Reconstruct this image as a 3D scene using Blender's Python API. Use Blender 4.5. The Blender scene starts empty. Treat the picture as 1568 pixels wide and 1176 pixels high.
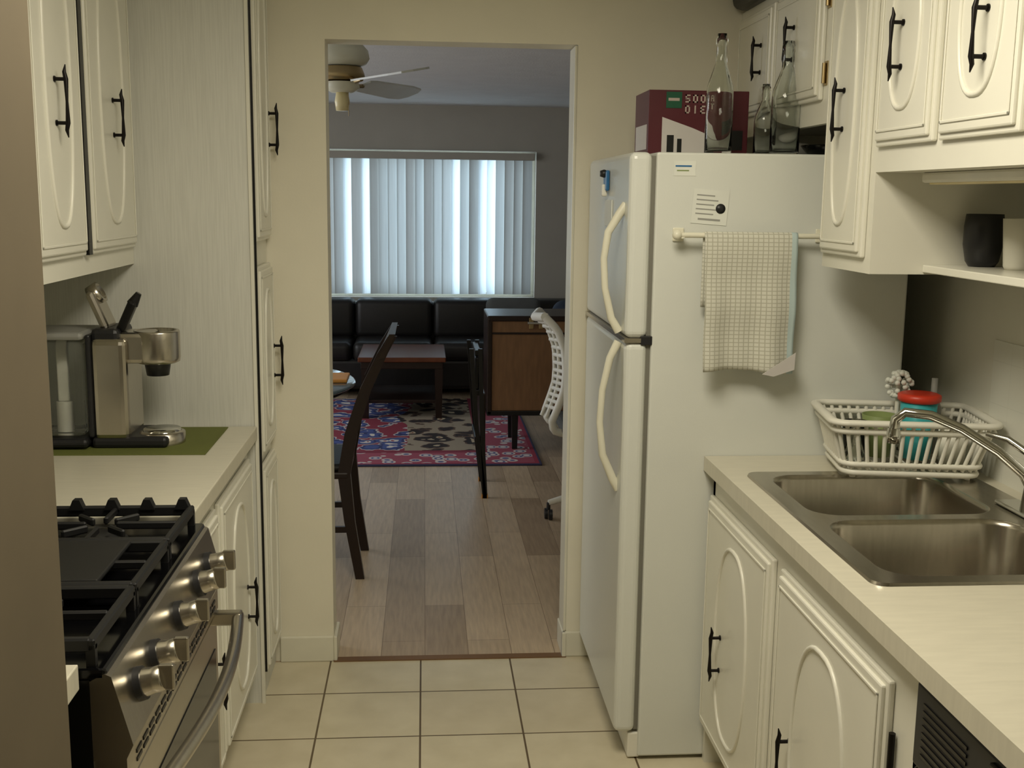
import bpy, bmesh, math, random
from mathutils import Vector, Matrix
random.seed(7)
SC=bpy.context.scene
SC.view_settings.view_transform='Standard'
SC.view_settings.look='None'
# ---------------------------------------------------------------- materials
MATS={}
def lin(c): return tuple(((x/255)/12.92 if x/255<=.04045 else ((x/255+.055)/1.055)**2.4) for x in c)+(1,)
def newmat(name):
    m=bpy.data.materials.new(name);m.use_nodes=True;nt=m.node_tree
    b=nt.nodes['Principled BSDF'];MATS[name]=m
    return m,nt,b
def coords(nt,scale=(1,1,1),loc=(0,0,0),rot=(0,0,0)):
    tc=nt.nodes.new('ShaderNodeTexCoord');mp=nt.nodes.new('ShaderNodeMapping')
    nt.links.new(tc.outputs['Object'],mp.inputs[0])
    mp.inputs['Scale'].default_value=scale;mp.inputs['Location'].default_value=loc;mp.inputs['Rotation'].default_value=rot
    return mp.outputs[0]
def noise(nt,vec,scale,detail=3):
    n=nt.nodes.new('ShaderNodeTexNoise');n.inputs['Scale'].default_value=scale;n.inputs['Detail'].default_value=detail
    nt.links.new(vec,n.inputs['Vector']);return n.outputs['Fac']
def ramp(nt,fac,stops,const=False):
    r=nt.nodes.new('ShaderNodeValToRGB');e=r.color_ramp.elements
    if const:r.color_ramp.interpolation='CONSTANT'
    while len(e)<len(stops):e.new(.5)
    for i,(p,c) in enumerate(stops):e[i].position=p;e[i].color=c
    nt.links.new(fac,r.inputs[0]);return r.outputs[0]
def bump(nt,b,fac,strength,dist=.002):
    n=nt.nodes.new('ShaderNodeBump');n.inputs['Strength'].default_value=strength;n.inputs['Distance'].default_value=dist
    nt.links.new(fac,n.inputs['Height']);nt.links.new(n.outputs[0],b.inputs['Normal'])
def mix(nt,fac,a,b2,mode='MIX'):
    n=nt.nodes.new('ShaderNodeMix');n.data_type='RGBA';n.blend_type=mode
    for i,v in ((0,fac),(6,a),(7,b2)):
        if hasattr(v,'default_value'):nt.links.new(v,n.inputs[i])
        else:n.inputs[i].default_value=v
    return n.outputs[2]
def mth(nt,op,a,b2=0.0):
    n=nt.nodes.new('ShaderNodeMath');n.operation=op
    for i,v in ((0,a),(1,b2)):
        if hasattr(v,'default_value'):nt.links.new(v,n.inputs[i])
        else:n.inputs[i].default_value=v
    return n.outputs[0]
def M(name,rgb,rough=.5,metal=0,var=.06,nscale=6,bmp=0,bscale=200,stretch=(1,1,1),trans=0,ior=1.45,coat=0):
    m,nt,b=newmat(name);c=lin(rgb)
    v=coords(nt,stretch)
    n=noise(nt,v,nscale)
    lo=tuple(x*(1-var) for x in c[:3])+(1,);hi=tuple(min(1,x*(1+var)) for x in c[:3])+(1,)
    nt.links.new(ramp(nt,n,[(.3,lo),(.7,hi)]),b.inputs['Base Color'])
    b.inputs['Roughness'].default_value=rough;b.inputs['Metallic'].default_value=metal
    b.inputs['Transmission Weight'].default_value=trans;b.inputs['IOR'].default_value=ior
    b.inputs['Coat Weight'].default_value=coat
    if bmp:bump(nt,b,noise(nt,v,bscale),bmp)
    return m
M('wall_cream',(233,228,210),.7,var=.02,bmp=.12,bscale=120)
M('wall_white',(218,217,205),.6,var=.03,bmp=.12,bscale=120)
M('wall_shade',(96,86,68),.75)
M('wall_grey',(168,163,151),.8,var=.02)
M('ceil',(222,222,220),.9,var=.03,bmp=.6,bscale=90)
M('cab',(228,226,213),.26,var=.02)
M('trim',(225,222,205),.4)
M('counter',(207,202,184),.3,var=.04,nscale=14,stretch=(1,6,1))
M('fridge',(218,220,213),.28,var=.01,bmp=.10,bscale=350)
M('fridge_handle',(226,223,204),.3)
M('gasket',(120,118,108),.6)
M('black',(14,14,14),.35)
M('blackgloss',(8,8,9),.12)
M('castiron',(20,20,21),.5)
M('handle',(24,20,18),.4,metal=.6)
M('steel',(190,184,172),.27,metal=1,var=.05,nscale=20,stretch=(1,12,1))
M('sinksteel',(182,176,164),.25,metal=1,var=.06,nscale=12,stretch=(8,1,1))
M('chrome',(205,205,200),.12,metal=1)
M('brass',(170,150,110),.35,metal=1)
M('mat',(100,106,48),.85,bmp=.5,bscale=400)
M('darkplastic',(34,34,36),.4)
M('smoke',(205,208,205),.06,trans=.95,ior=1.2)
M('tableglass',(90,110,120),.05,coat=1)
M('glass',(246,250,246),.02,trans=1,ior=1.3)
M('white_plastic',(230,228,216),.4)
M('leather',(25,23,21),.42,bmp=.3,bscale=60)
M('darkwood',(34,20,13),.32)
M('redwood',(96,52,30),.3,var=.25,nscale=10,stretch=(1,8,1))
M('brownpanel',(128,94,62),.5,var=.12,nscale=8,stretch=(6,1,1))
M('orange',(215,150,70),.5)
M('greyfab',(88,90,88),.9,bmp=.4)
M('bluefab',(40,50,66),.8)
M('fanwhite',(225,222,200),.4)
M('fanblade',(205,207,200),.4)
M('lampglass',(235,220,170),.3)
M('red',(200,58,36),.4)
M('teal',(60,170,175),.35)
M('green',(130,145,90),.5)
M('maroon',(84,24,34),.45)
M('cartonwhite',(205,200,196),.5)
M('boxgreen',(20,84,56),.5)
M('boxtext',(186,170,160),.5)
M('paper',(222,224,216),.6)
M('bluemag',(50,105,155),.3)
M('soap',(150,150,145),.5)
M('threshold',(120,90,60),.5)
m,nt,b=newmat('grain');v=coords(nt,(45,45,1.6));n=noise(nt,v,5,6)
nt.links.new(ramp(nt,n,[(.35,lin((209,209,201))),(.62,lin((218,218,210)))]),b.inputs['Base Color']);b.inputs['Roughness'].default_value=.45
m,nt,b=newmat('tile');v=coords(nt,loc=(.322,-3.385+.3*20,0))
t=nt.nodes.new('ShaderNodeTexBrick');t.offset=0;t.squash=1
nt.links.new(v,t.inputs['Vector']);t.inputs['Scale'].default_value=1
t.inputs['Brick Width'].default_value=.3075;t.inputs['Row Height'].default_value=.3;t.inputs['Mortar Size'].default_value=.0032;t.inputs['Mortar Smooth'].default_value=.2;t.inputs['Bias'].default_value=0
t.inputs['Color1'].default_value=lin((221,212,186));t.inputs['Color2'].default_value=lin((214,204,179));t.inputs['Mortar'].default_value=lin((104,88,64))
nn=noise(nt,coords(nt),9,5);sp=ramp(nt,nn,[(.3,(.88,.87,.84,1)),(.7,(1,1,1,1))])
nt.links.new(mix(nt,1.0,t.outputs['Color'],sp,'MULTIPLY'),b.inputs['Base Color']);b.inputs['Roughness'].default_value=.35
bump(nt,b,mth(nt,'SUBTRACT',1,t.outputs['Fac']),.5,.002)
m,nt,b=newmat('plank');v=coords(nt,rot=(0,0,math.pi/2))
t=nt.nodes.new('ShaderNodeTexBrick');t.offset=.37;t.offset_frequency=2
nt.links.new(v,t.inputs['Vector']);t.inputs['Scale'].default_value=1
t.inputs['Brick Width'].default_value=.95;t.inputs['Row Height'].default_value=.152;t.inputs['Mortar Size'].default_value=.0010;t.inputs['Bias'].default_value=0
t.inputs['Color1'].default_value=lin((206,186,158));t.inputs['Color2'].default_value=lin((168,148,124));t.inputs['Mortar'].default_value=lin((124,104,82))
g=noise(nt,coords(nt,(16,1.3,1)),5,6);gr=ramp(nt,g,[(.3,(.80,.78,.76,1)),(.7,(1.05,1.04,1.02,1))])
nt.links.new(mix(nt,1.0,t.outputs['Color'],gr,'MULTIPLY'),b.inputs['Base Color']);b.inputs['Roughness'].default_value=.4
m,nt,b=newmat('splash');v=coords(nt,rot=(0,math.pi/2,0))
t=nt.nodes.new('ShaderNodeTexBrick');t.offset=0;nt.links.new(v,t.inputs['Vector']);t.inputs['Scale'].default_value=1
t.inputs['Brick Width'].default_value=.108;t.inputs['Row Height'].default_value=.108;t.inputs['Mortar Size'].default_value=.0009
t.inputs['Color1'].default_value=lin((222,222,212));t.inputs['Color2'].default_value=lin((221,221,211));t.inputs['Mortar'].default_value=lin((213,213,203))
nt.links.new(t.outputs['Color'],b.inputs['Base Color']);b.inputs['Roughness'].default_value=.3
m,nt,b=newmat('towel');tc=nt.nodes.new('ShaderNodeTexCoord')
sx=nt.nodes.new('ShaderNodeSeparateXYZ');nt.links.new(tc.outputs['Object'],sx.inputs[0])
def lines(o,per,wid):
    f=mth(nt,'FRACT',mth(nt,'DIVIDE',o,per));return mth(nt,'LESS_THAN',f,wid)
a=mth(nt,'MAXIMUM',lines(sx.outputs[0],.0135,.2),lines(sx.outputs[2],.0105,.22))
c1=mix(nt,a,lin((210,209,196)),lin((180,178,162)))
edge=mth(nt,'GREATER_THAN',sx.outputs[0],.955)
nt.links.new(mix(nt,edge,c1,lin((188,206,206))),b.inputs['Base Color']);b.inputs['Roughness'].default_value=.95
bump(nt,b,a,.6,.002)
m,nt,b=newmat('rug');v=coords(nt)
sx=nt.nodes.new('ShaderNodeSeparateXYZ');nt.links.new(v,sx.inputs[0])
vn=nt.nodes.new('ShaderNodeTexVoronoi');vn.inputs['Scale'].default_value=8;
dn=nt.nodes.new('ShaderNodeTexNoise');dn.inputs['Scale'].default_value=7;nt.links.new(v,dn.inputs['Vector'])
nt.links.new(mix(nt,.14,v,dn.outputs['Color']),vn.inputs['Vector'])
n1=vn.outputs['Distance']
field=ramp(nt,n1,[(0,lin((150,50,72))),(.10,lin((218,212,204))),(.24,lin((72,88,146))),(.40,lin((50,60,112))),(.53,lin((190,184,184))),(.60,lin((140,52,70)))],True)
field2=ramp(nt,n1,[(0,lin((120,60,48))),(.10,lin((186,172,144))),(.23,lin((42,36,38))),(.50,lin((92,72,60))),(.57,lin((160,148,128)))],True)
right=mth(nt,'GREATER_THAN',mth(nt,'ADD',sx.outputs[0],mth(nt,'MULTIPLY',noise(nt,v,2),.3)),.02)
fl=mix(nt,right,field,field2)
vb=nt.nodes.new('ShaderNodeTexVoronoi');vb.inputs['Scale'].default_value=11;nt.links.new(v,vb.inputs['Vector'])
bord=ramp(nt,vb.outputs['Distance'],[(0,lin((225,216,208))),(.22,lin((96,98,142))),(.34,lin((206,194,190))),(.47,lin((158,76,94)))],True)
d=mth(nt,'MINIMUM',mth(nt,'SUBTRACT',.70,sx.outputs[0]),mth(nt,'SUBTRACT',sx.outputs[1],6.42))
isb=mth(nt,'LESS_THAN',d,.34);line1=mth(nt,'LESS_THAN',d,.04);line2=mth(nt,'LESS_THAN',mth(nt,'ABSOLUTE',mth(nt,'SUBTRACT',d,.34)),.03)
line0=mth(nt,'LESS_THAN',d,.015)
rc=mix(nt,isb,fl,bord);rc=mix(nt,line1,rc,lin((150,50,72)));rc=mix(nt,line0,rc,lin((60,60,90)));rc=mix(nt,line2,rc,lin((130,46,66)))
nt.links.new(rc,b.inputs['Base Color']);b.inputs['Roughness'].default_value=.95
def slat(name,rgb,tr):
    m=bpy.data.materials.new(name);m.use_nodes=True;nt=m.node_tree;MATS[name]=m
    nt.nodes.clear();o=nt.nodes.new('ShaderNodeOutputMaterial');d=nt.nodes.new('ShaderNodeBsdfDiffuse');t=nt.nodes.new('ShaderNodeBsdfTranslucent');mx=nt.nodes.new('ShaderNodeMixShader')
    v=coords(nt,(30,30,1));c=ramp(nt,noise(nt,v,3),[(.3,tuple(x*.92 for x in lin(rgb)[:3])+(1,)),(.7,lin(rgb))])
    nt.links.new(c,d.inputs[0]);nt.links.new(c,t.inputs[0]);mx.inputs[0].default_value=tr
    nt.links.new(d.outputs[0],mx.inputs[1]);nt.links.new(t.outputs[0],mx.inputs[2]);nt.links.new(mx.outputs[0],o.inputs[0])
slat('slat',(190,192,188),.16);slat('slat_mid',(200,206,204),.26);slat('slat_bright',(225,235,238),.6)  # brighter copies put the bright light gaps of the blinds into slat colour
def emis(name,rgb,s):
    m,nt,b=newmat(name);b.inputs['Base Color'].default_value=lin(rgb);b.inputs['Emission Color'].default_value=lin(rgb);b.inputs['Emission Strength'].default_value=s
emis('tube_glow',(255,240,205),3)
# ---------------------------------------------------------------- builder
class B:
    def __init__(s,name):s.n=name;s.v=[];s.f=[];s.m=[];s.s=[];s.mats=[]
    def mi(s,m):
        if m not in s.mats:s.mats.append(m)
        return s.mats.index(m)
    def add(s,vs,fs,mat,smooth=False,M4=None):
        o=len(s.v);i=s.mi(mat)
        for p in vs:
            p=Vector(p);p=M4@p if M4 else p;s.v.append(p)
        for f in fs:s.f.append([k+o for k in f]);s.m.append(i);s.s.append(smooth)
    def addbm(s,bm,mat,smooth=False,M4=None):
        bm.verts.index_update();s.add([v.co.copy() for v in bm.verts],[[v.index for v in f.verts] for f in bm.faces],mat,smooth,M4);bm.free()
    def box(s,a,b,mat,bev=0,seg=2,M4=None,smooth=False):
        a,b=Vector(a),Vector(b);bm=bmesh.new();bmesh.ops.create_cube(bm,size=1)
        for v in bm.verts:
            v.co=Vector([(a[k]+b[k])/2+v.co[k]*(b[k]-a[k]) for k in range(3)])
        if bev:bmesh.ops.bevel(bm,geom=bm.edges[:],offset=min(bev,.49*min(abs(b[k]-a[k]) for k in range(3))),segments=seg,profile=.5,affect='EDGES')
        s.addbm(bm,mat,smooth,M4)
    def lathe(s,c,prof,mat,seg=28,M4=None,smooth=True,closed=False):
        vs=[];fs=[];c=Vector(c);n=len(prof)
        for (r,z) in prof:
            for k in range(seg):
                a=2*math.pi*k/seg;vs.append(c+Vector((r*math.cos(a),r*math.sin(a),z)))
        for i in range(n-1):
            for k in range(seg):
                k2=(k+1)%seg;fs.append([i*seg+k,i*seg+k2,(i+1)*seg+k2,(i+1)*seg+k])
        if closed:fs.append(list(range(seg))[::-1]);fs.append([(n-1)*seg+k for k in range(seg)])
        s.add(vs,fs,mat,smooth,M4)
    def cyl(s,p0,p1,r,mat,seg=20,r2=None):s.tube([p0,p1],[r,r2 if r2 is not None else r],mat,seg,smooth=True)
    def tube(s,pts,r,mat,seg=10,smooth=True,flat=1,closed=False):
        pts=[Vector(p) for p in pts];n=len(pts);r=[r]*n if not isinstance(r,(list,tuple)) else r
        vs=[];fs=[];up=None
        for i,p in enumerate(pts):
            if closed:t=(pts[(i+1)%n]-pts[i-1])
            else:t=(pts[min(i+1,n-1)]-pts[max(i-1,0)])
            t.normalize()
            if up is None:
                up=Vector((0,0,1)) if abs(t.z)<.9 else Vector((0,1,0))
            x=t.cross(up).normalized();y=x.cross(t).normalized();up=y
            for k in range(seg):
                a=2*math.pi*k/seg;vs.append(p+(x*math.cos(a)*flat+y*math.sin(a))*r[i])
        for i in range(n if closed else n-1):
            j=(i+1)%n
            for k in range(seg):
                k2=(k+1)%seg;fs.append([i*seg+k,i*seg+k2,j*seg+k2,j*seg+k])
        s.add(vs,fs,mat,smooth)
        if not closed:
            s.add(vs[:seg],[list(range(seg))[::-1]],mat);s.add(vs[-seg:],[list(range(seg))],mat)
    def beam(s,pts,wx,wy,mat,bev=0):
        n=len(pts);wx=[wx]*n if not isinstance(wx,(list,tuple)) else wx;wy=[wy]*n if not isinstance(wy,(list,tuple)) else wy
        vs=[];fs=[]
        for p,a,b_ in zip(pts,wx,wy):
            p=Vector(p)
            for dx,dy in ((-1,-1),(1,-1),(1,1),(-1,1)):vs.append(p+Vector((dx*a,dy*b_,0)))
        for i in range(n-1):
            for k in range(4):
                k2=(k+1)%4;fs.append([i*4+k,i*4+k2,(i+1)*4+k2,(i+1)*4+k])
        fs.append([3,2,1,0]);fs.append([4*(n-1)+k for k in range(4)])
        s.add(vs,fs,mat)
    def prism(s,poly,axis,a,b,mat,M4=None):
        n=len(poly);vs=[]
        for t in (a,b):
            for (u,w) in poly:
                vs.append({'x':(t,u,w),'y':(u,t,w),'z':(u,w,t)}[axis])
        fs=[[i,(i+1)%n,n+(i+1)%n,n+i] for i in range(n)]+[list(range(n))[::-1],[n+i for i in range(n)]]
        s.add(vs,fs,mat,False,M4)
    def sphere(s,c,r,mat,sc=(1,1,1),M4=None):
        bm=bmesh.new();bmesh.ops.create_uvsphere(bm,u_segments=24,v_segments=14,radius=r)
        for v in bm.verts:v.co=Vector([v.co[k]*sc[k]+c[k] for k in range(3)])
        s.addbm(bm,mat,True,M4)
    def done(s,subsurf=0):
        me=bpy.data.meshes.new(s.n);me.from_pydata([tuple(v) for v in s.v],[],s.f)
        for m in s.mats:me.materials.append(MATS[m])
        for p,i,sm in zip(me.polygons,s.m,s.s):p.material_index=i;p.use_smooth=sm
        bm=bmesh.new();bm.from_mesh(me);bmesh.ops.recalc_face_normals(bm,faces=bm.faces[:]);bm.to_mesh(me);bm.free()
        me.update();o=bpy.data.objects.new(s.n,me);SC.collection.objects.link(o)
        return o
def simplebox(name,a,b,mat,bev=0):
    o=B(name);o.box(a,b,mat,bev);return o.done()
def pull(b,x,s,y,z0,z1):
    """black bar pull on a face x, pointing s"""
    o=x+s*.026;L=z1-z0
    b.tube([(o,y,z0),(o-s*.003,y,z0+.1*L),(o,y,z0+.2*L),(o,y,z0+.5*L),(o,y,z0+.8*L),(o-s*.003,y,z0+.9*L),(o,y,z1)],[.0012,.0045,.0055,.0032,.0055,.0045,.0012],'handle',8)
    for z in (z0+.2*L,z1-.2*L):
        b.cyl((x,y,z),(o,y,z),.0042,'handle',8)
        b.cyl((x,y,z),(x+s*.003,y,z),.007,'handle',10)
def cabdoor(b,x,s,y0,y1,z0,z1,th=.02,ring=True,hy=None,hz=None):
    """overlay door on plane x whose front faces direction s"""
    y0,y1=min(y0,y1),max(y0,y1)
    bx=lambda d0,d1,i,bev:b.box((min(x+s*d0,x+s*d1),y0+i,z0+i),(max(x+s*d0,x+s*d1),y1-i,z1-i),'cab',bev)
    bx(0,th*.62,0,.004);bx(th*.5,th,.012,.004)
    w=y1-y0;h=z1-z0
    for (q0,q1,r0,r1) in ((y0+.022,y1-.022,z0+.03,z0+.036),(y0+.022,y1-.022,z1-.036,z1-.03),(y0+.022,y0+.027,z0+.03,z1-.03),(y1-.027,y1-.022,z0+.03,z1-.03)):
        b.box((min(x+s*th,x+s*(th+.003)),q0,r0),(max(x+s*th,x+s*(th+.003)),q1,r1),'cab',.0012,1)
    if ring:
        cy=(y0+y1)/2;cz=(z0+z1)/2;a=w*.25;hh=h/2-.075
        pts=[]
        for k in range(48):
            t=2*math.pi*k/48;c_,s_=math.cos(t),math.sin(t)
            pts.append((x+s*(th+.0002),cy+a*math.copysign(abs(c_)**.75,c_),cz+hh*math.copysign(abs(s_)**1.0,s_)))
        b.tube(pts,.0055,'cab',8,closed=True)
    if hy is not None:pull(b,x+s*th,s,hy,hz[0],hz[1])
# ---------------------------------------------------------------- room shell
YW=3.65
simplebox('floor',(-1.3,-2,-.05),(1.6,3.64,0),'tile')
simplebox('floor_livingroom',(-3.3,3.64,-.05),(2.7,9.8,0),'plank')
simplebox('trim_threshold',(-.312,3.63,0),(.49,3.665,.004),'threshold')
simplebox('ceiling',(-1.3,-2,2.42),(1.6,3.72,2.5),'wall_white')
simplebox('ceiling_livingroom',(-3.3,3.72,2.33),(2.7,9.8,2.5),'ceil')
simplebox('wall_left',(-1.25,-2,0),(-1.15,YW,2.42),'wall_white')
simplebox('wall_right',(1.44,-2,0),(1.54,YW,2.42),'wall_white')
simplebox('wall_back',(-1.25,-2.1,0),(1.54,-2,2.42),'wall_cream')
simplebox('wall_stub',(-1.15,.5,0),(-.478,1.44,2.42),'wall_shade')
w=B('wall_doorway');w.box((-3.3,YW,0),(-.312,YW+.12,2.42),'wall_cream');w.box((.49,YW,0),(2.7,YW+.12,2.42),'wall_cream');w.box((-.312,YW,2.062),(.49,YW+.12,2.42),'wall_cream');w.done()
simplebox('wall_livingroom_left',(-3.4,3.77,0),(-3.3,9.8,2.4),'wall_grey')
simplebox('wall_livingroom_right',(2.7,3.77,0),(2.8,9.8,2.4),'wall_grey')
w=B('wall_far');FY=9.6
WX0,WX1,WZ0,WZ1=-1.75,.95,.72,1.96
w.box((-3.3,FY,0),(WX0,FY+.15,2.33),'wall_grey');w.box((WX1,FY,0),(2.7,FY+.15,2.33),'wall_grey')
w.box((WX0,FY,0),(WX1,FY+.15,WZ0),'wall_grey');w.box((WX0,FY,WZ1),(WX1,FY+.15,2.33),'wall_grey');w.done()
def bb(name,a,b):simplebox(name,a,b,'trim',.004)
bb('baseboard_left',(-.492,YW-.014,0),(-.312,YW,.09))
bb('baseboard_jamb',(.475,YW-.02,0),(.49,YW+.125,.09))
bb('baseboard_right',(.475,YW-.014,0),(.60,YW,.09))
bb('baseboard_jamb_left',(-.312,YW-.014,0),(-.30,YW+.125,.09))
bb('trim_jamb',(.480,YW-.003,.09),(.49,YW+.12,2.06))
w=B('window_1')
for a,b_ in (((WX0,FY+.08,WZ0),(WX1,FY+.12,WZ0+.04)),((WX0,FY+.08,WZ1-.04),(WX1,FY+.12,WZ1)),((WX0,FY+.08,WZ0+.04),(WX0+.04,FY+.12,WZ1-.04)),((WX1-.04,FY+.08,WZ0+.04),(WX1,FY+.12,WZ1-.04)),((-.42,FY+.08,WZ0+.04),(-.37,FY+.12,WZ1-.04))):
    w.box(a,b_,'trim',.004)
w.done()
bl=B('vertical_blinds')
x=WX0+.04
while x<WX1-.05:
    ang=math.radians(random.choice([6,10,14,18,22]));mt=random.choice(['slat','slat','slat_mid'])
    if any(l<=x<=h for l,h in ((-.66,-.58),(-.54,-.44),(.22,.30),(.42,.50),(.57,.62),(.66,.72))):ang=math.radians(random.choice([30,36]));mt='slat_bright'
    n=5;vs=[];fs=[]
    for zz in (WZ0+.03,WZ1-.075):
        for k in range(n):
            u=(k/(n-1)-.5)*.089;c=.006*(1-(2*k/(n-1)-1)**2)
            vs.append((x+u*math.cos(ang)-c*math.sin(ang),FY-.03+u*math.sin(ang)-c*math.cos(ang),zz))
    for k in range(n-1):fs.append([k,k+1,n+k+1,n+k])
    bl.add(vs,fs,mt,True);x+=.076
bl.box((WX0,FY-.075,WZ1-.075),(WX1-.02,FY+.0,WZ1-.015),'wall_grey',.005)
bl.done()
# ---------------------------------------------------------------- left side
pn=B('pantry_cabinet')
pn.box((-1.149,3.33,.0),(-.51,3.649,2.40),'grain')
pn.box((-.512,3.332,.09),(-.508,3.648,2.4),'cab')
pn.box((-.51,3.325,.0),(-.50,3.338,2.4),'cab')
pn.box((-.504,3.338,.1),(-.4935,3.344,2.36),'black')  # black strip painted in as the shadow gap between side panel and doors
for z0,z1,hz in ((1.44,2.36,(1.70,1.86)),(.79,1.365,(.97,1.13)),(.10,.755,None)):
    cabdoor(pn,-.505,1,3.345,3.625,z0,z1,hy=3.60 if hz else None,hz=hz)
pn.done()
RY0,RY1=1.605,2.365
cb=B('base_cabinet_left')
cb.box((-1.149,RY1+.012,.09),(-.535,3.325,.85),'cab');cb.box((-1.149,RY1+.012,0),(-.60,3.325,.09),'cab')
cabdoor(cb,-.535,1,RY1+.03,2.745,.12,.80,hy=2.62,hz=(.32,.47))
cabdoor(cb,-.535,1,2.785,3.29,.12,.80,hy=3.14,hz=(.33,.48))
cb.done()
ct=B('countertop_left');ct.box((-1.148,RY1+.007,.85),(-.503,3.324,.89),'counter',.003);ct.done()
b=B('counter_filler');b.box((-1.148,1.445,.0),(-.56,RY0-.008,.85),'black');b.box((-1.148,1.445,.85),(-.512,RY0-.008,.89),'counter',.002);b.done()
uc=B('wall_cabinet_left')
uc.box((-1.149,1.6,1.375),(-.845,3.328,2.3),'cab')
cabdoor(uc,-.845,1,2.875,3.31,1.425,2.27,hy=3.10,hz=(1.70,1.85))
cabdoor(uc,-.845,1,2.47,2.835,1.425,2.27,hy=2.63,hz=(1.70,1.86))
uc.box((-.846,2.845,1.425),(-.829,2.874,2.27),'black')  # black strip stands in for the shade between the two doors
cabdoor(uc,-.845,1,2.06,2.43,1.425,2.27)
uc.done()
# range
r=B('gas_range')
Y0,Y1=RY0,RY1
r.box((-1.13,Y0,.0),(-.50,Y1,.895),'black')
r.box((-1.14,Y0,.893),(-.475,Y1,.912),'blackgloss',.006)
r.prism([(-.50,.893),(-.478,.905),(-.468,.90),(-.44,.79),(-.452,.765),(-.50,.765)],'y',Y0,Y1,'steel')
r.prism([(-.50,.765),(-.452,.765),(-.452,.72),(-.50,.72)],'y',Y0+.005,Y1-.005,'steel')
k=Y0+.06
while k<Y1-.06:
    r.box((-.4525,k,.732),(-.4505,k+.03,.738),'black');r.box((-.4525,k,.746),(-.4505,k+.03,.752),'black');k+=.042
r.box((-.50,Y0+.005,.17),(-.455,Y1-.005,.715),'steel',.006)
r.box((-.456,Y0+.04,.20),(-.453,Y1-.04,.64),'blackgloss')
r.box((-.50,Y0+.005,.04),(-.458,Y1-.005,.165),'steel',.006)
pts=[]
for i in range(17):
    t=i/16;pts.append((-.405+.03*math.sin(math.pi*t),Y0+.03+t*(Y1-Y0-.06),.71))
r.tube(pts,.013,'steel',12)
for yy in (Y0+.04,Y1-.04):r.box((-.46,yy-.012,.695),(-.395,yy+.012,.725),'steel',.004)
nrm=Vector((.97,0,.247)).normalized()
for yy in (Y1-.09,Y1-.20,Y1-.375,Y1-.555,Y1-.665):
    p=Vector((-.455,yy,.845))
    r.tube([p,p+nrm*.012],[.028,.027],'darkplastic',20);r.tube([p+nrm*.012,p+nrm*.026,p+nrm*.040,p+nrm*.042],[.023,.021,.021,.018],'steel',22)
    r.box(p+nrm*.038+Vector((-.004,-.006,-.019)),p+nrm*.056+Vector((.004,.006,.019)),'steel',.003)
for bx_ in (-.98,-.66):
    for by in (Y0+.13,(Y0+Y1)/2,Y1-.13):
        r.lathe((bx_,by,.912),[(.055,0),(.055,.006),(.038,.009),(.038,.016),(.0,.018)],'castiron',24)
for gy0,gy1 in ((Y0+.012,Y0+.25),(Y0+.258,Y1-.258),(Y1-.25,Y1-.012)):
    gx0,gx1=-1.12,-.50;z=.945
    def bar(a,b_,hh=.009,ww=.006,z=z):
        d=Vector(b_)-Vector(a);L=d.length;ang=math.atan2(d.y,d.x)
        Mx=Matrix.Translation(((a[0]+b_[0])/2,(a[1]+b_[1])/2,z))@Matrix.Rotation(ang,4,'Z')
        r.box((-L/2,-ww,-hh),(L/2,ww,hh),'castiron',.003,1,Mx)
    for yy in (gy0+.006,gy1-.006):bar((gx0,yy),(gx1,yy),.011,.007)
    for xx in (gx0,gx1,(gx0+gx1)/2):bar((xx,gy0),(xx,gy1),.010,.007)
    cy=(gy0+gy1)/2
    for cx in (-.965,-.655):
        for a in range(8):
            an=a*math.pi/4
            L=.085 if a%2 else (.15 if a in(0,4) else .115)
            bar((cx+.03*math.cos(an),cy+.03*math.sin(an)),(cx+L*math.cos(an),cy+L*math.sin(an)),.008,.005,z+.002)
    for xx in (gx0,gx1):
        for yy in (gy0+.006,gy1-.006):r.box((xx-.007,yy-.006,.912),(xx+.007,yy+.006,.945),'castiron')
    if gy1>Y1-.05:
        for q in range(9):
            xx=gx0+.02+q*.073
            r.prism([(xx-.016,.95),(xx+.016,.95),(xx+.007,.972),(xx-.007,.972)],'y',gy1-.018,gy1+.002,'castiron')
r.box((-1.05,Y0+.268,.948),(-.56,Y1-.268,.958),'castiron',.004)
for v_ in r.v:
    if v_.z>.03:v_.z-=.035
r.done()
simplebox('placemat',(-1.06,2.95,.89),(-.585,3.305,.893),'mat',.001)
c=B('coffee_maker');z=.893
c.box((-.90,3.02,z),(-.70,3.20,z+.03),'darkplastic',.01)
c.box((-.895,3.02,z+.02),(-.80,3.20,z+.30),'steel',.018,3)
c.box((-.893,3.03,z+.28),(-.82,3.19,z+.325),'darkplastic',.012)
hd=[(.052,0),(.060,.004),(.062,.015),(.062,.085),(.060,.09),(.054,.09),(.05,.07),(0,.068)]
c.lathe((-.735,3.10,z+.225),hd,'steel',32)
c.box((-.83,3.045,z+.228),(-.735,3.155,z+.313),'steel',.012)
c.lathe((-.735,3.10,z+.19),[(.0,0),(.03,0),(.036,.036)],'darkplastic',20)
c.lathe((-.73,3.10,z+.028),[(.0,0.012),(.05,.012),(.052,.0)],'chrome',28);c.lathe((-.73,3.10,z),[(.062,0),(.062,.03),(.052,.034)],'steel',28)
Ml=Matrix.Translation((-.86,3.10,z+.32))@Matrix.Rotation(math.radians(-112),4,'Y')
c.box((0,-.045,-.012),(.11,.045,.012),'steel',.01,2,Ml)
Ml2=Matrix.Translation((-.825,3.08,z+.315))@Matrix.Rotation(math.radians(-65),4,'Y')
c.box((0,-.018,-.012),(.09,.018,.012),'black',.008,3,Ml2)
c.tube([Ml2@Vector((.08,0,0)),Ml2@Vector((.115,0,-.004))],[.016,.008],'black',12)
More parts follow.
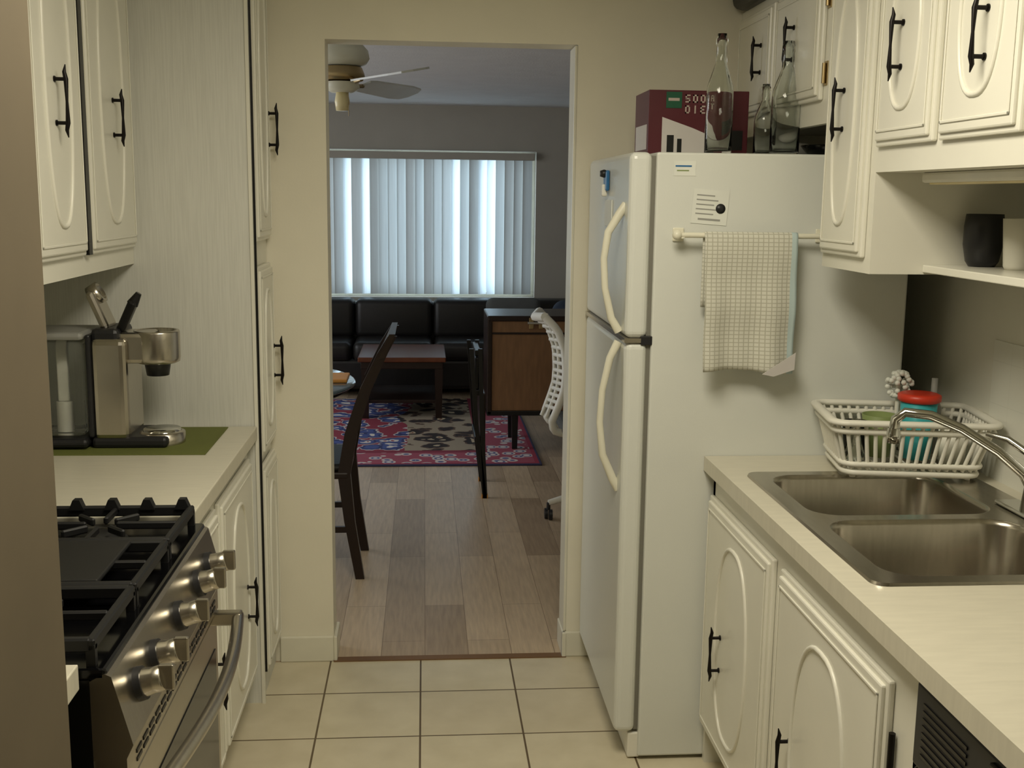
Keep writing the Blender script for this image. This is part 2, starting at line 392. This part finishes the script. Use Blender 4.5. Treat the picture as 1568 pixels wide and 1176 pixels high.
c.lathe((0,0,0),[(.0,0),(.028,0),(.03,.03),(.022,.032),(.02,.015),(0,.015)],'steel',20,Matrix.Translation((-.905,3.10,z+.405))@Matrix.Rotation(math.radians(60),4,'Y'))
c.box((-1.065,3.0,z+.005),(-.905,3.2,z+.03),'darkplastic',.01)
c.box((-1.06,3.005,z+.035),(-.91,3.195,z+.295),'smoke',.02,3)
c.box((-1.063,3.002,z+.297),(-.907,3.198,z+.318),'soap',.009)
c.cyl((-.985,3.10,z+.04),(-.985,3.10,z+.12),.022,'white_plastic')
c.box((-1.0,3.09,z+.12),(-.97,3.11,z+.29),'white_plastic',.004)
c.box((-.906,3.02,z+.03),(-.892,3.19,z+.31),'darkplastic',.005)
c.done()
# ---------------------------------------------------------------- fridge
fr=B('refrigerator');FX,FYN,FYF=.533,2.905,3.63
fr.box((.603,FYN,.012),(1.30,FYF,1.70),'fridge',.006)
fr.box((.590,FYN+.012,.09),(.605,FYF-.012,1.69),'gasket')
fr.box((FX,FYN,1.212),(.593,FYF,1.70),'fridge',.018,4)
fr.box((FX,FYN,.085),(.593,FYF,1.200),'fridge',.018,4)
fr.box((.575,FYN+.01,.005),(.61,FYF-.01,.08),'white_plastic',.004)
for yy in (FYN+.06,FYF-.06):
    for xx in (.66,1.24):fr.cyl((xx,yy,0),(xx,yy,.02),.02,'darkplastic')
fr.box((.575,FYN-.001,1.194),(.606,FYN+.05,1.218),'darkplastic',.002)
fr.box((FX-.002,FYN,1.2),(.59,FYF,1.212),'steel')
hy=2.975
def hnd(zs):
    xs=[FX+.005,FX-.012,FX-.042,FX-.052,FX-.047,FX-.028,FX-.006]
    fr.tube([(x_,hy,z_) for x_,z_ in zip(xs,zs)],[.012,.012,.0105,.0095,.0095,.0105,.012],'fridge_handle',12,flat=.9)
hnd([1.565,1.54,1.49,1.42,1.34,1.26,1.222]);hnd([.78,.81,.88,.97,1.06,1.15,1.195])
fr.cyl((.655,FYN-.045,1.488),(1.055,FYN-.045,1.488),.007,'fridge_handle',12)
for xx in (.665,1.05):
    fr.cyl((xx,FYN,1.488),(xx,FYN-.05,1.488),.009,'fridge_handle',12);fr.sphere((xx-.012 if xx<.8 else xx+.012,FYN-.045,1.488),.013,'fridge_handle')
    fr.box((xx-.015,FYN-.006,1.47),(xx+.015,FYN,1.506),'fridge_handle',.003)
fr.done()
p=B('fridge_note');p.box((.648,FYN-.0012,1.64),(.706,FYN-.0002,1.678),'paper')
p.box((.652,FYN-.0018,1.663),(.695,FYN-.0012,1.667),'bluemag');p.box((.656,FYN-.0018,1.652),(.688,FYN-.0012,1.655),'green');p.done()
Mp=Matrix.Translation((.748,FYN-.0012,1.56))@Matrix.Rotation(math.radians(4),4,'Y')
p=B('fridge_flyer');p.box((-.048,-.0005,-.045),(.048,.0005,.045),'paper',0,2,Mp)
for q in range(5):p.box((-.038,-.0011,.028-q*.012),(.01+.01*(q%2),-.0005,.031-q*.012),'soap',0,2,Mp)
p.lathe((0,0,0),[(0,.0011),(.013,.0011),(.013,.0)],'darkplastic',20,Mp@Matrix.Translation((.028,-.0006,-.002))@Matrix.Rotation(math.pi/2,4,'X'));p.box((-.03,-.0011,-.035),(.03,-.0005,-.030),'soap',0,2,Mp);p.done()
p=B('magnet_clip');p.box((FX-.012,3.22,1.60),(FX-.0005,3.27,1.66),'bluemag',.006);p.box((FX-.02,3.235,1.585),(FX-.004,3.26,1.62),'white_plastic',.005);p.lathe((FX-.014,3.245,1.65),[(0,-.012),(.012,-.008),(.012,.008),(0,.012)],'darkplastic');p.done()
p=B('notepad_magnet');p.box((FX-.004,3.16,1.50),(FX-.0005,3.28,1.575),'paper',.001);p.done()
t=B('dish_towel')
nx,prof=36,[]
for i in range(8):prof.append((FYN-.034+.0,1.30+i*.026))
prof+=[(FYN-.034,1.488),(FYN-.038,1.496),(FYN-.045,1.4975),(FYN-.052,1.495),(FYN-.056,1.486)]
for i in range(1,31):prof.append((FYN-.056-.002*math.sin(i*.5),1.486-i*.0118))
vs=[];fs=[]
for j,(yy,zz) in enumerate(prof):
    for i in range(nx+1):
        u=i/nx;xx=.724+u*.247
        dn=max(0,(1.49-zz))/.36 if j>12 else 0
        yo=-.010*dn*math.sin(u*9+1)-.004*dn*math.sin(u*19)
        zo=.006*dn*math.sin(u*5)
        xo=.003*dn*math.sin(zz*20)
        vs.append((xx+xo+(.006*dn if u<.5 else 0.004*dn),yy+min(yo,.012)-.008*dn,zz+zo))
for j in range(len(prof)-1):
    for i in range(nx):fs.append([j*(nx+1)+i,j*(nx+1)+i+1,(j+1)*(nx+1)+i+1,(j+1)*(nx+1)+i])
t.add(vs,fs,'towel',True)
t.prism([(.885,1.128),(.972,1.185),(.970,1.14),(.915,1.122)],'y',FYN-.083,FYN-.080,'cartonwhite')
o=t.done();sm=o.modifiers.new('s','SOLIDIFY');sm.thickness=.002
bx_=B('drink_carton');x0,x1,y0,y1,z0,z1=.635,.925,3.20,3.40,1.70,1.885
bx_.box((x0,y0,z0),(x1,y1,z1),'maroon',.002)
bx_.prism([(x0+.04,z0+.002),(x0+.20,z0+.002),(x0+.18,z0+.06),(x0+.13,z0+.08),(x0+.04,z0+.11)],'y',y0-.001,y0,'cartonwhite')
bx_.box((x0+.05,y0-.0015,z1-.05),(x0+.095,y0,z1-.005),'boxgreen')
bx_.box((x0+.056,y0-.002,z1-.03),(x0+.088,y0-.001,z1-.022),'boxtext')
def letter(ch,cx,cz,h,w):
    t_=.004;S={'D':[(0,0,t_,h),(0,0,w*.8,t_),(0,h-t_,w*.8,h),(w-t_,t_,w,h-t_)],'I':[(w/2-t_/2,0,w/2+t_/2,h)],'E':[(0,0,t_,h),(0,0,w,t_),(0,h-t_,w,h),(0,h/2-t_/2,w*.8,h/2+t_/2)],'T':[(w/2-t_/2,0,w/2+t_/2,h),(0,h-t_,w,h)],'O':[(0,0,t_,h),(w-t_,0,w,h),(0,0,w,t_),(0,h-t_,w,h)],'S':[(0,0,w,t_),(0,h-t_,w,h),(0,h/2-t_/2,w,h/2+t_/2),(0,h/2,t_,h),(w-t_,0,w,h/2)],'A':[(0,0,t_,h),(w-t_,0,w,h),(0,h-t_,w,h),(0,h/2-t_/2,w,h/2+t_/2)]}[ch]
    for a in S:bx_.box((cx+a[0],y0-.0015,cz+a[1]),(cx+a[2],y0-.0002,cz+a[3]),'boxtext')
for q,ch in enumerate('SODA'):letter(ch,x0+.105+q*.022,z1-.034,.022,.014)
for q,ch in enumerate('DIET'):letter(ch,x0+.105+q*.022,z1-.064,.022,.014)
bx_.box((x0+.055,y0-.0015,z0+.01),(x0+.075,y0-.0005,z0+.06),'black');bx_.box((x0+.085,y0-.0015,z0+.01),(x0+.098,y0-.0005,z0+.05),'black')
bx_.box((x0-.001,y0+.02,z0+.02),(x0,y1-.02,z0+.09),'cartonwhite')
bx_.box((x0+.215,y0-.001,z0+.02),(x0+.275,y0-.0002,z0+.075),'black')
bx_.done()
def bottle(name,c,h,r):
    b=B(name);P=[(0,0),(r*.9,0),(r,.006),(r,h*.5),(r*.92,h*.58),(r*.42,h*.76),(r*.36,h*.9),(r*.44,h*.91),(r*.44,h*.96),(r*.36,h*.97),(r*.34,h),(r*.28,h),(r*.28,h*.78),(r*.84,h*.57),(r*.92,h*.5),(r*.92,.012),(0,.012)]
    b.lathe(c,P,'glass',28);return b.done()
bottle('glass_bottle',(.80,3.05,1.70),.32,.037)
bottle('glass_bottle',(.985,3.05,1.70),.305,.040)
bottle('glass_bottle',(.955,3.14,1.70),.20,.03)
b=B('glass_dish');b.lathe((1.12,3.08,1.70),[(0,0),(.05,0),(.075,.03),(.073,.032),(.048,.006),(0,.006)],'glass',28);b.done()
b=B('food_wrap_bag');b.sphere((1.06,3.17,1.722),.03,'cartonwhite',(1.9,1,.72));b.sphere((1.13,3.18,1.715),.02,'soap',(1.6,1,.7));b.done()
# ---------------------------------------------------------------- right uppers
u=B('wall_cabinet_right');UX=1.02;WX=1.438
u.box((UX+.02,2.80,1.79),(WX,3.648,2.17),'cab')
u.box((UX+.0,2.80,1.775),(UX+.02,3.648,2.17),'cab')
cabdoor(u,UX,-1,3.27,3.62,1.835,2.145,hy=3.36,hz=(1.93,2.06),ring=False)
cabdoor(u,UX,-1,2.86,3.235,1.835,2.145,hy=3.06,hz=(1.93,2.07),ring=False)
u.box((UX,2.49,1.415),(WX,2.80,2.17),'cab')
cabdoor(u,UX,-1,2.52,2.785,1.45,2.145,hy=2.66,hz=(1.72,1.87))
u.box((UX,.9,1.645),(WX,2.49,2.17),'cab')
cabdoor(u,UX,-1,2.19,2.475,1.70,2.145,hy=2.345,hz=(1.83,1.98))
cabdoor(u,UX,-1,1.86,2.165,1.70,2.145,hy=1.985,hz=(1.81,1.95))
cabdoor(u,UX,-1,1.5,1.83,1.70,2.145)
cabdoor(u,UX,-1,1.14,1.47,1.70,2.145)
for zz in (1.90,2.09):
    u.cyl((UX-.008,2.845,zz-.025),(UX-.008,2.845,zz+.025),.005,'brass',8);u.box((UX-.003,2.835,zz-.03),(UX,2.857,zz+.03),'brass')
u.box((1.145,1.2,1.42),(WX,2.489,1.437),'cab',.002)
u.box((1.145,1.19,1.42),(WX,1.205,1.645),'cab')
u.done()
ul=B('undercabinet_light');ul.box((1.10,1.95,1.622),(1.16,2.43,1.645),'white_plastic',.006);ul.box((1.11,1.97,1.618),(1.15,2.41,1.623),'lampglass',.002);ul.done()
b=B('black_bag');b.box((.97,3.25,2.17),(1.25,3.62,2.26),'black',.03,3);b.tube([(.99,3.3,2.25),(.98,3.4,2.28),(.99,3.52,2.25)],.008,'black');b.done()
b=B('dark_tumbler');b.lathe((1.26,2.44,1.437),[(0,0),(.028,0),(.036,.012),(.043,.05),(.043,.09),(.040,.118),(.037,.118),(.039,.09),(.038,.05),(.03,.012),(0,.01)],'darkplastic',32);b.done()
for q,(xx,yy) in enumerate(((1.28,2.32),(1.34,2.22))):
    b=B('white_cup');b.lathe((xx,yy,1.437),[(0,0),(.026,0),(.03,.008),(.037,.11),(.034,.11),(.028,.012),(0,.01)],'white_plastic',28);b.done()
# ---------------------------------------------------------------- right base
cb=B('base_cabinet_right');X=.79;CE=2.903
cb.box((X,1.60,.10),(X+.02,CE,.85),'cab');cb.box((X,CE-.02,.0),(WX,CE,.85),'cab');cb.box((X,1.60,0),(WX,1.62,.85),'cab')
cb.box((X+.06,1.60,0),(X+.075,CE,.1),'cab')
cb.box((X+.02,1.62,.10),(WX,CE-.02,.12),'cab')
cabdoor(cb,X,-1,2.335,2.89,.12,.785,hy=2.70,hz=(.33,.48))
cabdoor(cb,X,-1,1.70,2.28,.12,.785,hy=2.14,hz=(.33,.48))
cb.cyl((X-.008,1.685,.62),(X-.008,1.685,.70),.006,'handle',8)
cb.done()
dw=B('dishwasher');dw.box((.80,.99,.0),(WX,1.595,.845),'black');dw.box((.772,.995,.70),(.80,1.59,.84),'darkplastic',.006);dw.box((.775,.995,.12),(.80,1.59,.695),'blackgloss',.006)
for q in range(8):dw.box((.770,1.42,.725+q*.012),(.773,1.56,.730+q*.012),'blackgloss')
dw.box((.765,1.05,.80),(.775,1.35,.83),'blackgloss',.003)
dw.done()
simplebox('base_cabinet',(X,.3,.0),(WX,.98,.85),'cab')
SX0,SX1,SY0,SY1=.815,1.385,1.87,2.70
ct=B('countertop_right');Z0,Z1=.85,.89
for a,b_ in (((.76,.3,Z0),(SX0+.02,CE,Z1)),((SX1-.02,.3,Z0),(WX,CE,Z1)),((SX0+.02,.3,Z0),(SX1-.02,SY0+.02,Z1)),((SX0+.02,SY1-.02,Z0),(SX1-.02,CE,Z1))):
    ct.box(a,b_,'counter')
ct.done()
s=B('double_bowl_sink');zt=.896
def rrect(x0,x1,y0,y1,r,z,n=6):
    out=[]
    for cx,cy,a0 in ((x1-r,y1-r,0),(x0+r,y1-r,90),(x0+r,y0+r,180),(x1-r,y0+r,270)):
        for i in range(n+1):
            a=math.radians(a0+90*i/n);out.append(Vector((cx+r*math.cos(a),cy+r*math.sin(a),z)))
    return out
bm=bmesh.new();edges=[]
ym=(SY0+SY1)/2
bowls=((.855,1.285,ym+.018,SY1-.035),(.855,1.285,SY0+.035,ym-.018))
outer=rrect(SX0,SX1,SY0,SY1,.03,zt)
for lp in [outer]+[rrect(*q,.07,zt) for q in bowls]:
    vv=[bm.verts.new(p) for p in lp]
    for i in range(len(vv)):edges.append(bm.edges.new((vv[i],vv[(i+1)%len(vv)])))
bmesh.ops.triangle_fill(bm,edges=edges,use_beauty=True);s.addbm(bm,'sinksteel')
def loft(loops,mat,cap=True):
    n=len(loops[0]);vs=[p for l in loops for p in l];fs=[]
    for i in range(len(loops)-1):
        for k in range(n):k2=(k+1)%n;fs.append([i*n+k,i*n+k2,(i+1)*n+k2,(i+1)*n+k])
    s.add(vs,fs,mat,True)
    if cap:s.add(loops[-1],[list(range(n))],mat)
lo=rrect(SX0-.002,SX1+.002,SY0-.002,SY1+.002,.03,.8905)
loft([outer,lo],'sinksteel',False)
for q in bowls:
    L=[]
    for ins,dz in ((0,0),(.004,-.002),(.008,-.012),(.012,-.15),(.022,-.175),(.05,-.187),(.10,-.19)):
        L.append(rrect(q[0]+ins,q[1]-ins,q[2]+ins,q[3]-ins,max(.02,.07-ins*.3),zt+dz))
    loft(L,'sinksteel')
    cx,cy=(q[0]+q[1])/2,(q[2]+q[3])/2
    s.lathe((cx,cy,zt-.189),[(.045,0),(.042,.003),(.03,.001),(.0,.0)],'chrome',24)
s.done()
f=B('kitchen_faucet');bx0,by0=1.34,2.28
f.box((bx0-.03,by0-.11,.8965),(bx0+.03,by0+.11,.906),'chrome',.008,3)
f.lathe((bx0,by0,.905),[(.026,0),(.024,.02),(.02,.06),(.022,.075),(.015,.095),(0,.1)],'chrome',24)
f.tube([(bx0,by0,.95),(bx0-.02,by0+.01,.99),(bx0-.07,by0+.035,1.035),(bx0-.14,by0+.07,1.08),(bx0-.20,by0+.10,1.105),(bx0-.25,by0+.122,1.108),(bx0-.268,by0+.13,1.09),(bx0-.27,by0+.131,1.065)],[.013,.012,.011,.011,.011,.011,.012,.012],'chrome',14)
f.lathe((bx0-.27,by0+.131,1.035),[(0,0),(.014,0),(.016,.02),(.013,.035)],'chrome',18)
f.tube([(bx0,by0,.995),(bx0+.0,by0+.03,1.03),(bx0-.03,by0+.07,1.055),(bx0-.06,by0+.11,1.06)],[.010,.009,.008,.006],'chrome',12)
f.lathe((bx0,by0-.085,.905),[(.018,0),(.015,.03),(.012,.05),(.016,.09),(.012,.11),(0,.115)],'chrome',18)
f.done()
d=B('dish_drying_rack')
Mr=Matrix.Translation((1.228,2.722,.911))@Matrix.Rotation(math.radians(-9),4,'Z')
hw0,hd0,hw1,hd1,H=.165,.118,.20,.145,.13
def rr(w,dp,z):return [Mr@p for p in rrect(-w,w,-dp,dp,.035,z,5)]
d.tube(rr(hw1,hd1,H),.0085,'white_plastic',8,closed=True,flat=1.6)
d.tube(rr(hw0,hd0,0.0),.008,'white_plastic',8,closed=True)
d.tube(rr(hw0+.006,hd0+.006,.022),.007,'white_plastic',8,closed=True)
d.tube(rr(hw1-.006,hd1-.006,H-.022),.008,'white_plastic',8,closed=True)
a0,a1=rr(hw0,hd0,0.01),rr(hw1-.003,hd1-.003,H)
def along(loop,t):
    n=len(loop);seg=[(loop[(i+1)%n]-loop[i]).length for i in range(n)];T=sum(seg)*t
    for i in range(n):
        if T<=seg[i]:return loop[i].lerp(loop[(i+1)%n],T/seg[i])
        T-=seg[i]
    return loop[0]
for i in range(56):
    t_=i/56;d.tube([along(a0,t_),along(a1,t_)],.0055,'white_plastic',6)
for i in range(12):
    xx=-hw0+.02+i*(2*hw0-.04)/11;d.tube([Mr@Vector((xx,-hd0,0)),Mr@Vector((xx,hd0,0))],.003,'white_plastic',6)
for sx_ in (-1,1):
    for sy_ in (-1,1):d.cyl(Mr@Vector((sx_*.14,sy_*.10,-.0145)),Mr@Vector((sx_*.14,sy_*.10,0)),.008,'white_plastic',8)
d.done()
b=B('plastic_food_container');c0=Mr@Vector((.045,.02,.012))
b.lathe(c0,[(0,0),(.036,0),(.047,.155),(.044,.155),(.034,.004),(0,.004)],'teal',28);b.lathe(c0+Vector((0,0,.148)),[(.048,0),(.054,.004),(.054,.018),(.046,.022),(0,.018)],'red',28);b.done()
b=B('green_bowl');b.lathe(Mr@Vector((-.05,.03,.012)),[(0,0),(.03,0),(.045,.11),(.042,.11),(.028,.005),(0,.005)],'green',24);b.done()
b=B('scrub_brush');c0=Mr@Vector((.01,.095,.012));b.cyl(c0,c0+Vector((0,0,.18)),.006,'white_plastic',10)
for i in range(60):
    a=random.uniform(0,6.28);e=random.uniform(-1.2,1.5);v_=Vector((math.cos(a)*math.cos(e),math.sin(a)*math.cos(e)*.5,math.sin(e)))*.033
    b.sphere(c0+Vector((0,-.005,.18))+v_,.007,'paper')
b.done()
b=B('squeeze_bottle');b.lathe(Mr@Vector((.10,.085,.012)),[(0,0),(.02,0),(.022,.12),(.008,.16),(.008,.20),(0,.20)],'soap',20);b.done()
b=B('drinking_glass');b.lathe(Mr@Vector((-.12,-.02,.012)),[(0,0),(.028,0),(.034,.10),(.032,.10),(.026,.004),(0,.004)],'glass',24);b.done()
b=B('white_mug');b.lathe(Mr@Vector((.115,-.05,.012)),[(0,0),(.03,0),(.036,.09),(.033,.09),(.028,.006),(0,.006)],'white_plastic',24);b.done()
simplebox('trim_backsplash',(1.436,.4,.89),(1.4402,2.68,1.24),'splash')
# ---------------------------------------------------------------- living room
simplebox('area_rug',(-1.25,6.42,0),(.70,8.60,.012),'rug',.004)
def diningchair(name,ox,oy):
    b=B(name)
    for yy in (oy-.19,oy+.19):
        b.beam([(ox+.06,yy,0),(ox+.02,yy,.25),(ox,yy,.45),(ox+.03,yy,.62),(ox+.09,yy,.80),(ox+.16,yy,.95),(ox+.20,yy,1.02)],[.018,.022,.026,.026,.024,.021,.018],[.015,.017,.018,.017,.016,.015,.013],'darkwood')
        b.beam([(ox-.36,yy,0),(ox-.36,yy,.44)],[.015,.022],[.015,.022],'darkwood')
    b.box((ox-.39,oy-.21,.43),(ox+.02,oy+.21,.46),'darkwood',.008)
    b.box((ox-.38,oy-.20,.46),(ox+.0,oy+.20,.49),'leather',.014,3)
    b.beam([(ox+.155,oy,.93),(ox+.20,oy,1.03)],[.012,.012],[.21,.215],'darkwood')
    b.beam([(ox+.035,oy,.62),(ox+.05,oy,.67)],[.01,.01],[.18,.18],'darkwood')
    for k in range(5):
        yy=oy-.13+k*.065;b.beam([(ox+.045,yy,.65),(ox+.09,yy,.80),(ox+.155,yy,.95)],.006,.014,'darkwood')
    for yy in (oy-.19,oy+.19):b.box((ox-.36,yy-.008,.20),(ox+.02,yy+.008,.225),'darkwood')
    return b.done()
diningchair('dining_chair',-.33,4.67)
tb=B('round_dining_table');cx,cy=-.875,4.98
tb.lathe((cx,cy,.735),[(0,0),(.555,0),(.565,.006),(.565,.012),(.555,.018),(0,.018)],'tableglass',64);tb.lathe((cx,cy,.70),[(0,0),(.50,0),(.54,.02),(.54,.034),(0,.034)],'black',64)
tb.lathe((cx,cy,0),[(.15,0),(.15,.03),(.06,.06),(.05,.3),(.06,.66),(.2,.70)],'darkwood',28);tb.done()
b=B('wooden_tray');b.box((-.50,4.92,.7535),(-.345,5.12,.770),'orange',.005);b.done()
b=B('folding_chair')
for xx,dx in ((.27,.045),(.30,.02)):
    for yy in (5.72,6.08):
        b.beam([(xx+dx,yy,.02),(xx,yy,.40),(xx-dx*.6,yy,.80)],.011,.012,'black')
        b.beam([(xx+dx,yy,0),(xx+dx,yy,.02)],.014,.015,'orange')
for zz in (.30,.55,.76):b.box((.262,5.73,zz),(.292,6.07,zz+.03),'black',.004)
b.box((.262,5.74,.58),(.285,6.06,.75),'black',.006);b.box((.29,5.74,.25),(.32,6.06,.56),'darkwood',.006)
b.done()
b=B('wooden_cabinet');x0,x1,y0,y1=.385,1.35,6.78,7.22
b.box((x0+.02,y0,.26),(x1-.02,y1,.845),'brownpanel',.01);b.box((x0,y0-.012,.825),(x1,y1+.01,.86),'darkwood',.008);b.box((x0,y0-.010,.24),(x0+.03,y1,.84),'darkwood',.006);b.box((x0,y0-.01,.235),(x1,y1,.265),'black',.004)
b.box((x0+.03,y0-.006,.745),(x1-.02,y0+.0,.757),'darkwood')
for xx in (x0+.18,x1-.15):
    for yy in (y0+.05,y1-.05):b.beam([(xx,yy,.0122),(xx,yy,.24)],[.016,.02],[.016,.02],'black')
for xx in (.64,.70):b.box((xx,y0-.02,.78),(xx+.03,y0-.01,.85),'brass',.004)
b.box((.63,y0-.025,.81),(.74,y0-.01,.825),'chrome',.003)
b.done()
b=B('office_chair');ox,oy=.74,5.35
def spine(t_):
    P=[(-.17,1.02),(-.11,.96),(-.075,.86),(-.07,.76),(-.075,.68),(-.10,.60),(-.13,.52),(-.12,.47),(-.06,.45),(.05,.45)]
    k=t_*(len(P)-1);i=min(int(k),len(P)-2);q=k-i
    return P[i][0]*(1-q)+P[i+1][0]*q,P[i][1]*(1-q)+P[i+1][1]*q
for yy in (-.17,.17):
    b.tube([(ox+spine(i/24)[0],oy+yy*(.75+.25*math.sin(math.pi*min(1,i/20))),spine(i/24)[1]) for i in range(25)],.019,'white_plastic',10)
for i in range(15):
    sx_,sz_=spine(i/24);hw=.17*(.75+.25*math.sin(math.pi*min(1,i/20)))
    b.tube([(ox+sx_,oy-hw,sz_),(ox+sx_-.035,oy,sz_-.012),(ox+sx_,oy+hw,sz_)],.010 if i else .022,'white_plastic',8)
for yy in (-.07,0,.07):
    b.tube([(ox+spine(i/24)[0]-.035*(1-abs(yy)/.17),oy+yy,spine(i/24)[1]) for i in range(17)],.010,'white_plastic',8)
b.box((ox-.08,oy-.23,.44),(ox+.40,oy+.23,.50),'greyfab',.03,3)
b.cyl((ox+.16,oy,.12),(ox+.16,oy,.44),.025,'darkplastic')
for k in range(5):
    a=math.radians(180+72*k+8);ex,ey=ox+.16+.29*math.cos(a),oy+.29*math.sin(a)
    b.tube([(ox+.16,oy,.14),((ox+.16+ex)/2,(oy+ey)/2,.12),(ex,ey,.085)],[.024,.02,.014],'white_plastic',10)
    b.cyl((ex,ey,.085),(ex,ey,.05),.01,'darkplastic',8)
    for s_ in (-1,1):b.cyl((ex-.01*s_-.008,ey+s_*.012,.027),(ex-.01*s_+.008,ey+s_*.012,.027),.0268,'darkplastic',16)
b.done()
b=B('leather_sofa')
b.box((-2.0,8.74,.06),(1.4,9.52,.30),'leather',.03,3)
b.box((-2.0,9.24,.25),(1.4,9.50,.70),'leather',.06,4,smooth=True)
for q in range(5):
    xx=-1.85+q*.64
    b.box((xx+.005,8.72,.28),(xx+.635,9.30,.44),'leather',.05,4,smooth=True)
    b.box((xx+.003,9.13,.42),(xx+.637,9.38,.74),'leather',.05,4,smooth=True)
for xx in (-1.9,1.2):
    for yy in (8.8,9.45):b.box((xx,yy,0),(xx+.05,yy+.05,.06),'black')
b.done()
b=B('throw_pillow');b.box((.50,9.0,.445),(.95,9.12,.765),'greyfab',.06,5,smooth=True);b.done()
b=B('blue_armchair');b.box((.98,7.95,.08),(1.75,8.50,.42),'bluefab',.08,4,smooth=True);b.box((.98,8.40,.3),(1.75,8.62,.80),'bluefab',.1,5,smooth=True);b.box((.95,7.95,.3),(1.10,8.55,.60),'bluefab',.06,4,smooth=True)
for xx in (1.03,1.68):
    for yy in (8.0,8.45):b.cyl((xx,yy,0),(xx,yy,.1),.02,'black',10)
b.done()
b=B('coffee_table');x0,x1,y0,y1=-.47,.15,7.78,8.50
b.box((x0,y0,.42),(x1,y1,.455),'redwood',.006);b.box((x0+.02,y0+.02,.37),(x1-.02,y1-.02,.42),'darkwood',.004)
for xx in (x0+.05,x1-.05):
    for yy in (y0+.05,y1-.05):b.beam([(xx,yy,.012),(xx,yy,.37)],[.022,.028],[.022,.028],'darkwood')
b.box((x0+.04,y0+.04,.12),(x1-.04,y1-.04,.145),'darkwood',.004);b.done()
b=B('ceiling_fan');fx,fy=-.37,5.2
b.lathe((fx,fy,2.20),[(.0,.13),(.07,.13),(.075,.10),(.06,.085),(.05,.08)],'brass',32)
b.lathe((fx,fy,2.10),[(.05,.19),(.09,.15),(.118,.12),(.125,.085),(.11,.06),(.085,.05),(.06,.045)],'fanwhite',36)
b.lathe((fx,fy,2.07),[(.09,.075),(.1,.05),(.105,.03),(.06,.01),(0,.01)],'brass',36)
b.lathe((fx,fy,2.025),[(.075,.055),(.08,.03),(.05,.01),(0,.01)],'fanwhite',28)
b.lathe((fx,fy,1.955),[(0,0),(.028,.0),(.034,.04),(.026,.085),(0,.086)],'lampglass',24)
b.cyl((fx+.03,fy-.03,2.04),(fx+.03,fy-.03,1.93),.0015,'brass',6)
for ang in (62,182,302):
    a=math.radians(ang);Mb=Matrix.Translation((fx,fy,2.085))@Matrix.Rotation(a,4,'Z')
    b.tube([Mb@Vector((.08,0,0.01)),Mb@Vector((.13,.0,-.01)),Mb@Vector((.18,0,-.005))],.010,'brass',8)
    Mc=Mb@Matrix.Rotation(math.radians(-18 if ang==62 else 12),4,'X')
    pl=[(.17,-.050),(.22,-.062),(.54,-.078),(.63,-.068),(.66,-.03),(.66,.03),(.63,.068),(.54,.078),(.22,.062),(.17,.050)]
    b.prism(pl,'z',-.006,.002,'fanblade',Mc)
b.done()
# ---------------------------------------------------------------- lights
cl=B('ceiling_light');cl.box((-.2,1.25,2.36),(.5,2.1,2.419),'white_plastic',.01);cl.box((-.18,1.27,2.352),(.48,2.08,2.362),'tube_glow');cl.done()
def area(name,loc,rot,sx,sy,e,col):
    l=bpy.data.lights.new(name,'AREA');l.shape='RECTANGLE';l.size=sx;l.size_y=sy;l.energy=e;l.color=col
    o=bpy.data.objects.new(name,l);o.location=loc;o.rotation_euler=rot;SC.collection.objects.link(o);return o
area('kitchen_lamp',(.15,1.67,2.34),(0,0,0),.6,.75,23.5,(1,.93,.77))
area('window_daylight',(-.4,10.1,1.5),(math.radians(-90),0,0),3.2,2.2,66,(.72,.87,1))
area('livingroom_side_fill',(-3.2,6.2,1.5),(0,math.radians(-90),0),1.6,3.0,52,(.92,.95,1))  # added fill light for the living room, no window is built here
wd=bpy.data.worlds.new('w');SC.world=wd;wd.use_nodes=True;bg=wd.node_tree.nodes['Background'];bg.inputs[0].default_value=(.6,.8,1,1);bg.inputs[1].default_value=1.0
# ---------------------------------------------------------------- camera
ps=math.radians(4.56);ph=math.radians(9.56);ro=math.radians(0.7)
F=Vector((math.sin(ps)*math.cos(ph),math.cos(ps)*math.cos(ph),-math.sin(ph)))
R0=Vector((math.cos(ps),-math.sin(ps),0));U0=R0.cross(F)
I=math.cos(ro)*R0+math.sin(ro)*U0;J=-math.sin(ro)*R0+math.cos(ro)*U0
cm=bpy.data.cameras.new('camera');cm.sensor_width=36;cm.lens=36*1700/1568;cm.clip_start=.02
o=bpy.data.objects.new('camera',cm);SC.collection.objects.link(o)
mw=Matrix((I,J,-F)).transposed().to_4x4();mw.translation=Vector((0,0,1.58));o.matrix_world=mw
SC.camera=o
